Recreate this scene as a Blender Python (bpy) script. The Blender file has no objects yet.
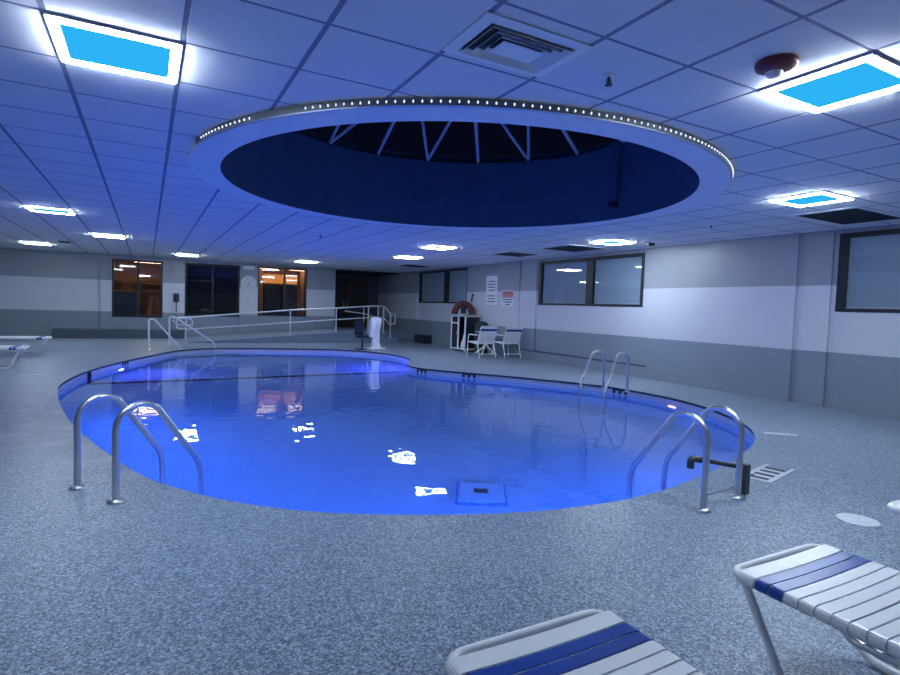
import bpy, bmesh, math, random
from math import sin, cos, pi, radians, hypot, atan2
from mathutils import Vector, Matrix
random.seed(7)
sc = bpy.context.scene
C = sc.collection
CEIL = 2.672
XR, YB = 9.03, 21.3          # right wall, back wall
XL, YN = -6.5, -4.0          # left wall, wall behind the photographer
GX, GY, TX, TY = -0.445, 2.769, 0.608, 0.6115   # ceiling grid
RC = (3.14, 5.69); RI, RO = 2.53, 2.80          # skylight ring
RZ = CEIL - 0.063
WATER = -0.12

# ------------------------------------------------------------------ materials
def newmat(name):
    m = bpy.data.materials.new(name); m.use_nodes = True
    nt = m.node_tree
    b = nt.nodes['Principled BSDF']
    return m, nt, b
def plain(name, col, rough=0.5, metal=0.0, spec=0.5, noise=0.0, nscale=8.0, bump=0.0, bscale=60.0, coat=0.0):
    m, nt, b = newmat(name)
    b.inputs['Base Color'].default_value = (*col, 1)
    b.inputs['Roughness'].default_value = rough
    b.inputs['Metallic'].default_value = metal
    b.inputs['Specular IOR Level'].default_value = spec
    b.inputs['Coat Weight'].default_value = coat
    N = nt.nodes; L = nt.links
    tc = N.new('ShaderNodeTexCoord')
    if noise > 0:
        n = N.new('ShaderNodeTexNoise'); n.inputs['Scale'].default_value = nscale; n.inputs['Detail'].default_value = 4
        L.new(tc.outputs['Object'], n.inputs['Vector'])
        r = N.new('ShaderNodeValToRGB')
        r.color_ramp.elements[0].position = 0.3; r.color_ramp.elements[1].position = 0.7
        r.color_ramp.elements[0].color = (*[c*(1-noise) for c in col], 1)
        r.color_ramp.elements[1].color = (*[min(1, c*(1+noise)) for c in col], 1)
        L.new(n.outputs['Fac'], r.inputs['Fac']); L.new(r.outputs['Color'], b.inputs['Base Color'])
    if bump > 0:
        n2 = N.new('ShaderNodeTexNoise'); n2.inputs['Scale'].default_value = bscale
        L.new(tc.outputs['Object'], n2.inputs['Vector'])
        bp = N.new('ShaderNodeBump'); bp.inputs['Strength'].default_value = bump; bp.inputs['Distance'].default_value = 0.01
        L.new(n2.outputs['Fac'], bp.inputs['Height']); L.new(bp.outputs['Normal'], b.inputs['Normal'])
    return m
def emit(name, col, strength):
    m, nt, b = newmat(name)
    b.inputs['Base Color'].default_value = (0.8, 0.8, 0.8, 1)
    b.inputs['Emission Color'].default_value = (*col, 1)
    b.inputs['Emission Strength'].default_value = strength
    return m
def math_node(nt, op, a, b=None, c=None):
    n = nt.nodes.new('ShaderNodeMath'); n.operation = op
    for i, v in enumerate((a, b, c)):
        if v is None: continue
        if isinstance(v, (int, float)): n.inputs[i].default_value = v
        else: nt.links.new(v, n.inputs[i])
    return n.outputs[0]
def mixcol(nt, fac, c1, c2):
    n = nt.nodes.new('ShaderNodeMix'); n.data_type = 'RGBA'
    if isinstance(fac, (int, float)): n.inputs[0].default_value = fac
    else: nt.links.new(fac, n.inputs[0])
    for i, c in ((6, c1), (7, c2)):
        if isinstance(c, tuple): n.inputs[i].default_value = (*c[:3], 1)
        else: nt.links.new(c, n.inputs[i])
    return n.outputs[2]

def floor_mat():
    m, nt, b = newmat('flake epoxy'); N = nt.nodes; L = nt.links
    tc = N.new('ShaderNodeTexCoord')
    v = N.new('ShaderNodeTexVoronoi'); v.inputs['Scale'].default_value = 125; L.new(tc.outputs['Object'], v.inputs['Vector'])
    sep = N.new('ShaderNodeSeparateColor'); L.new(v.outputs['Color'], sep.inputs[0])
    r = N.new('ShaderNodeValToRGB'); cr = r.color_ramp; cr.interpolation = 'LINEAR'
    cr.elements[0].position = 0.0; cr.elements[0].color = (0.085, 0.115, 0.165, 1)
    cr.elements[1].position = 1.0; cr.elements[1].color = (0.46, 0.54, 0.66, 1)
    for p_, c in ((0.3, (0.15, 0.20, 0.275)), (0.62, (0.235, 0.30, 0.395))):
        e = cr.elements.new(p_); e.color = (*c, 1)
    L.new(sep.outputs[0], r.inputs['Fac'])
    # worn pale patches
    n = N.new('ShaderNodeTexNoise'); n.inputs['Scale'].default_value = 0.9; n.inputs['Detail'].default_value = 6; n.inputs['Roughness'].default_value = 0.7
    L.new(tc.outputs['Object'], n.inputs['Vector'])
    rr = N.new('ShaderNodeMapRange'); rr.inputs['From Min'].default_value = 0.5; rr.inputs['From Max'].default_value = 0.75
    rr.inputs['To Min'].default_value = 0.0; rr.inputs['To Max'].default_value = 0.22
    L.new(n.outputs['Fac'], rr.inputs['Value'])
    col = mixcol(nt, rr.outputs[0], r.outputs['Color'], (0.5, 0.55, 0.6))
    vd_ = N.new('ShaderNodeVectorMath'); vd_.operation = 'DISTANCE'; vd_.inputs[1].default_value = (-1.0, 7.0, 0); L.new(tc.outputs['Object'], vd_.inputs[0])  # pale patch left of the pool: wear, with the deck sheen painted in
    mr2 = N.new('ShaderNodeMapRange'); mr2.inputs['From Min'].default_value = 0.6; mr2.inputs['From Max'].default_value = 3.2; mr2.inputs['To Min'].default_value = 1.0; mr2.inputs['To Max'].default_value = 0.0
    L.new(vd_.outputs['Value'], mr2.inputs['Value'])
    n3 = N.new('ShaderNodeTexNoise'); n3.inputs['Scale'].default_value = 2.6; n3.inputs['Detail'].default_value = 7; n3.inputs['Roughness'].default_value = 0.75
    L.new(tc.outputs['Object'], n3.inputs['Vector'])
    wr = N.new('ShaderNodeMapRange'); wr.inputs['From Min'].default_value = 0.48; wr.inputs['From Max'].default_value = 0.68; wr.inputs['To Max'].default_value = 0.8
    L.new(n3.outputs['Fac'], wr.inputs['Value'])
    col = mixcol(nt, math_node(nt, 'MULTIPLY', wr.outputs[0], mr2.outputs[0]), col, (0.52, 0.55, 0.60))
    L.new(col, b.inputs['Base Color'])
    b.inputs['Specular IOR Level'].default_value = 0.28
    rg = N.new('ShaderNodeMapRange'); rg.inputs['To Min'].default_value = 0.24; rg.inputs['To Max'].default_value = 0.46
    L.new(n.outputs['Fac'], rg.inputs['Value']); L.new(rg.outputs[0], b.inputs['Roughness'])
    n2 = N.new('ShaderNodeTexNoise'); n2.inputs['Scale'].default_value = 70; L.new(tc.outputs['Object'], n2.inputs['Vector'])
    bp = N.new('ShaderNodeBump'); bp.inputs['Strength'].default_value = 0.5; bp.inputs['Distance'].default_value = 0.006
    L.new(n2.outputs['Fac'], bp.inputs['Height']); L.new(bp.outputs['Normal'], b.inputs['Normal'])
    return m

def ceiling_mat():
    m, nt, b = newmat('ceiling tile'); N = nt.nodes; L = nt.links
    tc = N.new('ShaderNodeTexCoord'); sp = N.new('ShaderNodeSeparateXYZ'); L.new(tc.outputs['Object'], sp.inputs[0])
    def lines(out, off, step, w):
        u = math_node(nt, 'DIVIDE', math_node(nt, 'SUBTRACT', out, off), step)
        f = math_node(nt, 'ABSOLUTE', math_node(nt, 'SUBTRACT', math_node(nt, 'FRACT', math_node(nt, 'ADD', u, 0.5)), 0.5))
        mr = N.new('ShaderNodeMapRange'); mr.inputs['From Min'].default_value = w/step*0.5; mr.inputs['From Max'].default_value = w/step*0.5+0.006
        mr.inputs['To Min'].default_value = 1; mr.inputs['To Max'].default_value = 0
        L.new(f, mr.inputs['Value']); return mr.outputs[0]
    lx = lines(sp.outputs['X'], GX, TX, 0.024); ly = lines(sp.outputs['Y'], GY, TY, 0.016)
    g = math_node(nt, 'MAXIMUM', lx, ly)
    n = N.new('ShaderNodeTexNoise'); n.inputs['Scale'].default_value = 1.6; n.inputs['Detail'].default_value = 5
    L.new(tc.outputs['Object'], n.inputs['Vector'])
    tile = mixcol(nt, n.outputs['Fac'], (0.76, 0.76, 0.78), (0.86, 0.86, 0.88))
    L.new(mixcol(nt, g, tile, (0.24, 0.26, 0.36)), b.inputs['Base Color'])
    b.inputs['Roughness'].default_value = 0.8
    bp = N.new('ShaderNodeBump'); bp.inputs['Strength'].default_value = 0.5; bp.inputs['Distance'].default_value = 0.008; bp.invert = True
    L.new(g, bp.inputs['Height']); L.new(bp.outputs['Normal'], b.inputs['Normal'])
    return m

def wall_mat():
    """painted block wall: grey, white band, grey, with block joints"""
    m, nt, b = newmat('banded block wall'); N = nt.nodes; L = nt.links
    tc = N.new('ShaderNodeTexCoord'); sp = N.new('ShaderNodeSeparateXYZ'); L.new(tc.outputs['Object'], sp.inputs[0])
    z = sp.outputs['Z']
    up = math_node(nt, 'GREATER_THAN', z, 1.845); lo = math_node(nt, 'LESS_THAN', z, 0.835)
    g = math_node(nt, 'MAXIMUM', up, lo)
    c1 = mixcol(nt, up, (0.22, 0.265, 0.325), (0.28, 0.30, 0.345))
    col = mixcol(nt, g, (0.60, 0.61, 0.68), c1)
    n = N.new('ShaderNodeTexNoise'); n.inputs['Scale'].default_value = 3.0; n.inputs['Detail'].default_value = 4; L.new(tc.outputs['Object'], n.inputs['Vector'])
    mr = N.new('ShaderNodeMapRange'); mr.inputs['To Min'].default_value = 0.0; mr.inputs['To Max'].default_value = 0.16; L.new(n.outputs['Fac'], mr.inputs['Value'])
    L.new(mixcol(nt, mr.outputs[0], col, (0.45, 0.46, 0.5)), b.inputs['Base Color'])
    b.inputs['Roughness'].default_value = 0.42
    # block joints: along the wall use x+y so that it runs on either wall direction
    s = math_node(nt, 'ADD', sp.outputs['X'], sp.outputs['Y'])
    cv = N.new('ShaderNodeCombineXYZ'); L.new(s, cv.inputs[0]); L.new(z, cv.inputs[1])
    br = N.new('ShaderNodeTexBrick'); br.inputs['Scale'].default_value = 1.0; br.inputs['Brick Width'].default_value = 0.405; br.inputs['Row Height'].default_value = 0.203
    br.inputs['Mortar Size'].default_value = 0.004; br.inputs['Mortar Smooth'].default_value = 0.3
    L.new(cv.outputs[0], br.inputs['Vector'])
    bp = N.new('ShaderNodeBump'); bp.inputs['Strength'].default_value = 0.25; bp.inputs['Distance'].default_value = 0.004; bp.invert = True
    L.new(br.outputs['Fac'], bp.inputs['Height']); L.new(bp.outputs['Normal'], b.inputs['Normal'])
    return m

def water_mat():
    m, nt, b = newmat('pool water'); N = nt.nodes; L = nt.links
    out = [n for n in N if n.type == 'OUTPUT_MATERIAL'][0]; N.remove(b)
    g = N.new('ShaderNodeBsdfGlass'); g.inputs['IOR'].default_value = 1.33; g.inputs['Roughness'].default_value = 0.0
    g.inputs['Color'].default_value = (0.93, 0.97, 1, 1)
    tc = N.new('ShaderNodeTexCoord')
    n1 = N.new('ShaderNodeTexNoise'); n1.inputs['Scale'].default_value = 3.2; n1.inputs['Detail'].default_value = 2.0
    L.new(tc.outputs['Object'], n1.inputs['Vector'])
    bp = N.new('ShaderNodeBump'); bp.inputs['Strength'].default_value = 0.22; bp.inputs['Distance'].default_value = 0.02
    L.new(n1.outputs['Fac'], bp.inputs['Height']); L.new(bp.outputs['Normal'], g.inputs['Normal'])
    L.new(g.outputs[0], out.inputs['Surface'])
    return m

def glass_mat(name, tint, refl=1.0, alpha=0.6):
    """window pane: see-through with fresnel reflections"""
    m, nt, b = newmat(name); N = nt.nodes; L = nt.links
    out = [n for n in N if n.type == 'OUTPUT_MATERIAL'][0]; N.remove(b)
    t = N.new('ShaderNodeBsdfTransparent'); t.inputs['Color'].default_value = (*tint, 1)
    g = N.new('ShaderNodeBsdfGlossy'); g.inputs['Roughness'].default_value = 0.03; g.inputs['Color'].default_value = (refl, refl, refl, 1)
    f = N.new('ShaderNodeFresnel'); ge = N.new('ShaderNodeNewGeometry')
    L.new(math_node(nt, 'ADD', math_node(nt, 'MULTIPLY', ge.outputs['Backfacing'], 1/1.5-1.5), 1.5), f.inputs['IOR'])
    mx = N.new('ShaderNodeMixShader'); L.new(f.outputs[0], mx.inputs[0]); L.new(t.outputs[0], mx.inputs[1]); L.new(g.outputs[0], mx.inputs[2])
    L.new(mx.outputs[0], out.inputs['Surface'])
    return m

def blind_mat():
    m, nt, b = newmat('window blind'); N = nt.nodes; L = nt.links
    tc = N.new('ShaderNodeTexCoord'); sp = N.new('ShaderNodeSeparateXYZ'); L.new(tc.outputs['Object'], sp.inputs[0])
    f = math_node(nt, 'FRACT', math_node(nt, 'MULTIPLY', sp.outputs['Z'], 20.0))
    L.new(mixcol(nt, math_node(nt, 'LESS_THAN', f, 0.12), (0.62, 0.66, 0.70), (0.48, 0.52, 0.56)), b.inputs['Base Color'])
    b.inputs['Roughness'].default_value = 0.6
    return m

M = {}
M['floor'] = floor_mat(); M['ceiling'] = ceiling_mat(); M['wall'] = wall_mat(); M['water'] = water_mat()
M['blind'] = blind_mat()
M['pane'] = glass_mat('window pane', (0.82, 0.86, 0.9)); M['pane_back'] = glass_mat('back window pane', (0.7, 0.72, 0.76))
M['plaster'] = plain('white plaster', (0.86, 0.86, 0.88), 0.6, noise=0.04)
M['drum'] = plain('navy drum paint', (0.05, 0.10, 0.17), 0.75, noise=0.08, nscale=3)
M['strut'] = plain('skylight strut', (0.62, 0.60, 0.64), 0.5, noise=0.05)
M['basin'] = plain('pool plaster', (0.42, 0.68, 0.90), 0.7, noise=0.04, nscale=3)
M['band'] = plain('waterline tile', (0.80, 0.84, 0.92), 0.3, noise=0.05, nscale=20)
M['lip'] = plain('dark coping lip', (0.05, 0.065, 0.10), 0.5, noise=0.1)
M['line'] = plain('navy tile line', (0.02, 0.03, 0.10), 0.4, noise=0.1)
M['steel'] = plain('satin steel', (0.68, 0.70, 0.73), 0.33, 1.0, noise=0.05, nscale=30)
M['white_metal'] = plain('white powder coat', (0.94, 0.94, 0.95), 0.3, noise=0.03)
M['rail_paint'] = plain('pale rail paint', (0.72, 0.74, 0.76), 0.4, noise=0.04)
M['strap_white'] = plain('white vinyl strap', (0.90, 0.90, 0.92), 0.35, noise=0.03)
M['strap_blue'] = plain('blue vinyl strap', (0.016, 0.065, 0.36), 0.3, noise=0.06)
M['bronze'] = plain('dark window frame', (0.012, 0.013, 0.018), 0.4, noise=0.15)
M['dark'] = plain('dark panel', (0.012, 0.015, 0.025), 0.5, noise=0.15)
M['charcoal'] = plain('charcoal plastic', (0.03, 0.035, 0.045), 0.45, noise=0.1)
M['rubber'] = plain('black pipe', (0.04, 0.05, 0.06), 0.4, noise=0.1)
M['grille'] = plain('dark grille', (0.05, 0.055, 0.08), 0.6, noise=0.1)
M['maroon'] = plain('maroon plastic', (0.15, 0.025, 0.035), 0.4, noise=0.06)
M['white'] = plain('white plastic', (0.78, 0.78, 0.80), 0.4, noise=0.03)
M['paper'] = plain('sign paper', (0.78, 0.79, 0.84), 0.6, noise=0.03)
M['ink'] = plain('sign ink', (0.10, 0.11, 0.2), 0.7, noise=0.1)
M['redink'] = plain('red sign paint', (0.55, 0.22, 0.24), 0.6, noise=0.08)
M['red'] = plain('dark red fabric', (0.10, 0.02, 0.025), 0.7, noise=0.15)
M['cloth'] = plain('white cover cloth', (0.76, 0.77, 0.86), 0.8, noise=0.06, bump=0.3, bscale=12)
M['navy'] = plain('navy plastic', (0.01, 0.016, 0.05), 0.45, noise=0.1)
M['room_warm'] = plain('warm room paint', (0.42, 0.24, 0.12), 0.7, noise=0.08)
M['room_dark'] = plain('dim room paint', (0.10, 0.10, 0.13), 0.7, noise=0.1)
M['brown'] = plain('brown wood', (0.06, 0.032, 0.02), 0.5, noise=0.2)
M['orange'] = plain('orange wood', (0.62, 0.26, 0.07), 0.5, noise=0.1)
M['warm_panel'] = emit('warm lit panel', (1.0, 0.36, 0.05), 0.75); M['warm_panel'].node_tree.nodes['Principled BSDF'].inputs['Base Color'].default_value = (0.35, 0.12, 0.03, 1)
M['lamp_warm'] = emit('warm room lamp', (1.0, 0.70, 0.40), 30.0)
M['lamp_lobby'] = emit('lobby lamp', (1.0, 0.72, 0.42), 5.0)
M['border'] = emit('panel glow border', (0.77, 0.91, 1.0), 126.0)
M['border_dim'] = emit('dim panel glow border', (0.78, 0.91, 1.0), 84.0)
M['sky_panel'] = emit('cyan panel', (0.025, 0.42, 0.85), 0.85); M['sky_panel'].node_tree.nodes['Principled BSDF'].inputs['Base Color'].default_value = (0.0, 0.0, 0.0, 1); M['sky_panel'].node_tree.nodes['Principled BSDF'].inputs['Specular IOR Level'].default_value = 0.0
M['led'] = emit('led bulb', (0.80, 0.86, 1.0), 1.0)
M['lens_blue'] = emit('blue pool lens', (0.10, 0.12, 1.0), 0.8)
M['lens_pink'] = emit('pink pool lens', (1.0, 0.30, 0.55), 6.0)
M['clockface'] = plain('clock face', (0.62, 0.64, 0.72), 0.4, noise=0.03)
M['mark_tile'] = plain('white marker tile', (0.62, 0.66, 0.72), 0.5, noise=0.08, nscale=20)
M['mark_ink'] = plain('dark marker ink', (0.05, 0.06, 0.09), 0.6, noise=0.1)
M['strip'] = plain('grey strip channel', (0.13, 0.14, 0.16), 0.35, 0.3, noise=0.1)
M['tabletop'] = plain('frosted table top', (0.45, 0.50, 0.56), 0.15, noise=0.04)

# ------------------------------------------------------------------ mesh helpers
class MB:
    def __init__(s): s.v = []; s.f = []; s.mi = []; s.cur = 0
    def add(s, vs, fs):
        o = len(s.v); s.v += [tuple(q) for q in vs]
        for f in fs: s.f.append(tuple(i+o for i in f)); s.mi.append(s.cur)
        return s
    def box(s, x0, x1, y0, y1, z0, z1):
        v = [(x0,y0,z0),(x1,y0,z0),(x1,y1,z0),(x0,y1,z0),(x0,y0,z1),(x1,y0,z1),(x1,y1,z1),(x0,y1,z1)]
        return s.add(v, [(0,3,2,1),(4,5,6,7),(0,1,5,4),(1,2,6,5),(2,3,7,6),(3,0,4,7)])
    def prism(s, poly, z0, z1):
        n = len(poly)
        v = [(x,y,z0) for x,y in poly]+[(x,y,z1) for x,y in poly]
        return s.add(v, [tuple(range(n-1,-1,-1)), tuple(range(n,2*n))]+[(i,(i+1)%n,n+(i+1)%n,n+i) for i in range(n)])
    def prism_y(s, poly, y0, y1):      # polygon in (x, z)
        n = len(poly)
        v = [(x,y0,z) for x,z in poly]+[(x,y1,z) for x,z in poly]
        return s.add(v, [tuple(range(n)), tuple(range(2*n-1,n-1,-1))]+[(i,n+i,n+(i+1)%n,(i+1)%n) for i in range(n)])
    def prism_x(s, poly, x0, x1):      # polygon in (y, z)
        n = len(poly)
        v = [(x0,y,z) for y,z in poly]+[(x1,y,z) for y,z in poly]
        return s.add(v, [tuple(range(n-1,-1,-1)), tuple(range(n,2*n))]+[(i,(i+1)%n,n+(i+1)%n,n+i) for i in range(n)])
    def lathe(s, prof, seg=32, cx=0, cy=0, wob=None):
        o = []; fs = []
        for j,(r,z) in enumerate(prof):
            for i in range(seg):
                a = 2*pi*i/seg; rr = r*(wob(a, j) if wob else 1)
                o.append((cx+rr*cos(a), cy+rr*sin(a), z))
        for j in range(len(prof)-1):
            for i in range(seg):
                k = (i+1)%seg
                fs.append((j*seg+i, j*seg+k, (j+1)*seg+k, (j+1)*seg+i))
        fs.append(tuple(range(seg-1,-1,-1))); fs.append(tuple((len(prof)-1)*seg+i for i in range(seg)))
        return s.add(o, fs)
    def tube(s, pts, r, seg=10, closed=False):
        P = [Vector(q) for q in pts]; n = len(P); T = []
        for i in range(n):
            a = P[(i-1)%n] if (closed or i>0) else P[i]; b = P[(i+1)%n] if (closed or i<n-1) else P[i]
            T.append((b-a).normalized())
        up = Vector((0,0,1)) if abs(T[0].z) < 0.9 else Vector((1,0,0))
        u = (up - T[0]*up.dot(T[0])).normalized(); vs = []
        for i in range(n):
            u = (u - T[i]*u.dot(T[i])).normalized(); w = T[i].cross(u)
            for k in range(seg):
                a = 2*pi*k/seg; vs.append(P[i] + u*(r*cos(a)) + w*(r*sin(a)))
        fs = []
        for i in range(n if closed else n-1):
            j = (i+1)%n
            for k in range(seg):
                l = (k+1)%seg; fs.append((i*seg+k, j*seg+k, j*seg+l, i*seg+l))
        if not closed: fs.append(tuple(range(seg))); fs.append(tuple((n-1)*seg+k for k in range(seg-1,-1,-1)))
        return s.add(vs, fs)
    def build(s, name, mat, parent=None, smooth=False, bevel=0.0, loc=(0,0,0), rz=0.0):
        me = bpy.data.meshes.new(name); me.from_pydata(s.v, [], s.f)
        mats = mat if isinstance(mat, (list, tuple)) else [mat]
        for m in mats: me.materials.append(m)
        bm = bmesh.new(); bm.from_mesh(me); bmesh.ops.recalc_face_normals(bm, faces=bm.faces[:]); bm.to_mesh(me); bm.free()
        for i, p_ in enumerate(me.polygons):
            if len(mats) > 1: p_.material_index = s.mi[i]
            p_.use_smooth = smooth
        o = bpy.data.objects.new(name, me); C.objects.link(o)
        o.location = loc; o.rotation_euler = (0,0,rz)
        if parent: o.parent = parent
        if bevel > 0:
            b = o.modifiers.new('bevel', 'BEVEL'); b.width = bevel; b.segments = 2; b.limit_method = 'ANGLE'; b.angle_limit = radians(40)
        if smooth:
            try: me.set_sharp_from_angle(angle=radians(50))
            except Exception: pass
        return o

def fillet(pts, r, n=6):
    """round the inner corners of a 3-D polyline"""
    P = [Vector(q) for q in pts]; out = [P[0]]
    for i in range(1, len(P)-1):
        a, b, c = P[i-1], P[i], P[i+1]
        d1, d2 = (a-b), (c-b); l = min(r[i-1] if isinstance(r, (list,tuple)) else r, d1.length*0.48, d2.length*0.48)
        p1, p2 = b+d1.normalized()*l, b+d2.normalized()*l
        for k in range(n+1):
            t = k/n; out.append(p1*(1-t)**2 + b*2*t*(1-t) + p2*t*t)
    out.append(P[-1]); return out
def catmull(pts, n=6, closed=True):
    P = [Vector((*q, 0)) for q in pts]; m = len(P); out = []
    for i in range(m):
        a, b, c, d = P[(i-1)%m], P[i], P[(i+1)%m], P[(i+2)%m]
        for k in range(n):
            t = k/n
            q = 0.5*((2*b)+(c-a)*t+(2*a-5*b+4*c-d)*t*t+(3*b-a-3*c+d)*t**3)
            out.append((q.x, q.y))
    return out

def tagit(o, label, cat, group=None):
    o['label'] = label; o['category'] = cat
    if group: o['group'] = group
    return o
def thing(name, label, cat, loc=(0,0,0), rz=0.0, group=None):
    o = bpy.data.objects.new(name, None); C.objects.link(o); o.location = loc; o.rotation_euler = (0,0,rz)
    o.empty_display_size = 0.1
    return tagit(o, label, cat, group)
def struct(o):
    o['kind'] = 'structure'; return o
def dup(root, loc, rz=None, label=None, group=None):
    r = root.copy(); C.objects.link(r); r.location = loc
    if rz is not None: r.rotation_euler = (0,0,rz)
    if label: r['label'] = label
    if group: r['group'] = group
    for ch in list(root.children):
        c = ch.copy(); C.objects.link(c); c.parent = r
        for g in list(ch.children):
            d = g.copy(); C.objects.link(d); d.parent = c
    return r
def label_part(o, label): o['label'] = label; return o

# ------------------------------------------------------------------ pool outline
edge = [(-1.11,9.83),(-1.04,9.03),(-0.9,8.03),(-0.71,7.02),(-0.45,5.98),(-0.26,5.35),(-0.01,4.62),(0.32,4.05),(0.62,3.70),(0.9,3.46),(1.2,3.28),(1.55,3.11),
 (1.9,2.98),(2.3,2.87),(2.72,2.82),(3.05,2.82),(3.5,2.87),(4.06,3.0),(4.7,3.19),(5.41,3.48),(5.92,3.76),(6.36,4.12),(6.8,4.66),(7.2,5.45),(7.38,6.3),(7.34,7.2),(7.09,7.93),
 (6.69,8.62),(6.22,9.36),(5.69,10.05),(5.2,10.85),(5.2,11.6),(5.62,12.3),(5.86,13.1),(5.88,14.2),(5.5,15.2),(4.8,15.85),(3.9,16.24),(2.6,16.5),(1.7,16.56),
 (1.0,16.2),(0.45,15.4),(0.0,14.3),(-0.47,13.07),(-0.85,11.85),(-1.04,10.8)]
POOL = catmull(edge, 4)
def offset_poly(poly, d):
    n = len(poly); out = []
    for i in range(n):
        a, b = poly[i-1], poly[(i+1)%n]; tx, ty = b[0]-a[0], b[1]-a[1]; l = hypot(tx, ty) or 1
        out.append((poly[i][0]+ty/l*d, poly[i][1]-tx/l*d))
    return out
def area2(p): return sum(p[i-1][0]*p[i][1]-p[i][0]*p[i-1][1] for i in range(len(p)))
if area2(POOL) < 0: POOL.reverse()
WALLP = offset_poly(POOL, 0.035)       # pool wall set back under the lip

def sheet_with_hole(name, outer, hole, z, mat):
    bm = bmesh.new(); es = []
    for lp in (outer, hole):
        vs = [bm.verts.new((x, y, z)) for x, y in lp]
        for i in range(len(vs)): es.append(bm.edges.new((vs[i-1], vs[i])))
    bmesh.ops.triangle_fill(bm, use_beauty=True, edges=es)
    me = bpy.data.meshes.new(name); bm.to_mesh(me); bm.free(); me.materials.append(mat)
    o = bpy.data.objects.new(name, me); C.objects.link(o); return o

# ------------------------------------------------------------------ setting: floor, pool shell, ceiling, walls
outer = [(XL,YN),(XR+0.2,YN),(XR+0.2,YB+4.2),(XL,YB+4.2)]
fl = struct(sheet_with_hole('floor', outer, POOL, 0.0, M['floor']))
circ = [(RC[0]+RO*cos(2*pi*i/128), RC[1]+RO*sin(2*pi*i/128)) for i in range(128)]
ce = struct(sheet_with_hole('ceiling', [(XL,YN),(XR+0.2,YN),(XR+0.2,YB+0.05),(XL,YB+0.05)], circ, CEIL, M['ceiling']))
for p_ in ce.data.polygons: pass
bm = bmesh.new(); bm.from_mesh(ce.data)
for f in bm.faces:
    if f.normal.z > 0: f.normal_flip()
bm.to_mesh(ce.data); bm.free()
bm = bmesh.new(); bm.from_mesh(fl.data)
for f in bm.faces:
    if f.normal.z < 0: f.normal_flip()
bm.to_mesh(fl.data); bm.free()

def ribbon(poly_a, za, poly_b, zb, mb):
    n = len(poly_a)
    return mb.add([(x,y,za) for x,y in poly_a]+[(x,y,zb) for x,y in poly_b], [(i,(i+1)%n,n+(i+1)%n,n+i) for i in range(n)])
mb = MB(); ribbon(POOL, 0.0, POOL, -0.035, mb); ribbon(POOL, -0.035, WALLP, -0.035, mb)
struct(mb.build('trim_1', M['lip']))  # lip coloured dark to stand in for the gutter shadow
# slope break: shallow end beyond the line, deeper towards the camera
LA, LB = Vector((-0.92, 11.75, 0)), Vector((5.40, 12.15, 0))
ld = (LB-LA).normalized(); ln = Vector((ld.y, -ld.x, 0))      # ln points to the camera side
def depth(x, y):
    s = (Vector((x,y,0))-LA).dot(ln)
    return -0.95 if s < 0 else -0.95 - 0.60*min(1.0, s/4.5)
bm = bmesh.new(); vs = [bm.verts.new((x,y,0)) for x,y in WALLP]; es = [bm.edges.new((vs[i-1],vs[i])) for i in range(len(vs))]
bmesh.ops.triangle_fill(bm, use_beauty=True, edges=es)
for k in range(-1, 6):
    bmesh.ops.bisect_plane(bm, geom=bm.verts[:]+bm.edges[:]+bm.faces[:], plane_co=LA+ln*max(0,k*0.9), plane_no=ln)
for v in bm.verts: v.co.z = depth(v.co.x, v.co.y)
for f in bm.faces:
    f.normal_update()
    if f.normal.z < 0: f.normal_flip()
me = bpy.data.meshes.new('pool_basin'); bm.to_mesh(me); bm.free()
basin = MB(); basin.add([v.co[:] for v in me.vertices], [tuple(p_.vertices) for p_ in me.polygons])
ribbon(WALLP, WATER-0.02, WALLP, -1.75, basin)
bo = basin.build('pool_basin', M['basin']); struct(bo); bo['label'] = 'pale plaster basin of the blue lit pool'
mb = MB(); ribbon(WALLP, -0.035, WALLP, WATER-0.02, mb)
struct(mb.build('trim_2', M['band']))
# dark tile line across the bottom and up the wall
mb = MB()
a, b = LA+ln*0.01, LB+ln*0.01; w = ln*0.16; e = Vector((0,0,0.012))
def zz(v): return Vector((v.x, v.y, depth(v.x, v.y)))+e
mb.add([zz(a-w*0.2), zz(b-w*0.2), zz(b+w), zz(a+w)], [(0,1,2,3)])
struct(mb.build('trim_3', M['line']))
mb = MB(); mb.box(-0.92, -0.865, 11.70, 11.80, -0.95, -0.035)
struct(mb.build('trim_4', M['line']))
# pool wall underwater steps by the hand rails
mb = MB()
for k in range(3):
    pts_ = [(0.45+0.10*k*0, 14.9-0.0)]
mb.prism([(0.5,15.3),(1.0,14.7),(2.3,15.55),(2.2,16.5),(1.6,16.55),(0.95,16.1)], -0.95, -0.55)
mb.prism([(0.55,15.45),(0.9,15.0),(2.0,15.85),(1.9,16.53),(1.6,16.55),(0.95,16.1)], -0.56, -0.32)
struct(mb.build('trim_5', M['basin']))
# water
bm = bmesh.new(); vs = [bm.verts.new((x,y,WATER)) for x,y in offset_poly(WALLP, 0.01)]; es = [bm.edges.new((vs[i-1],vs[i])) for i in range(len(vs))]
bmesh.ops.triangle_fill(bm, use_beauty=True, edges=es)
for f in bm.faces:
    f.normal_update()
    if f.normal.z < 0: f.normal_flip()
me = bpy.data.meshes.new('pool_water'); bm.to_mesh(me); bm.free(); me.materials.append(M['water'])
wo = bpy.data.objects.new('pool_water', me); C.objects.link(wo); wo['kind'] = 'stuff'
tagit(wo, 'still glowing blue water filling the kidney shaped pool', 'water')

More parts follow.
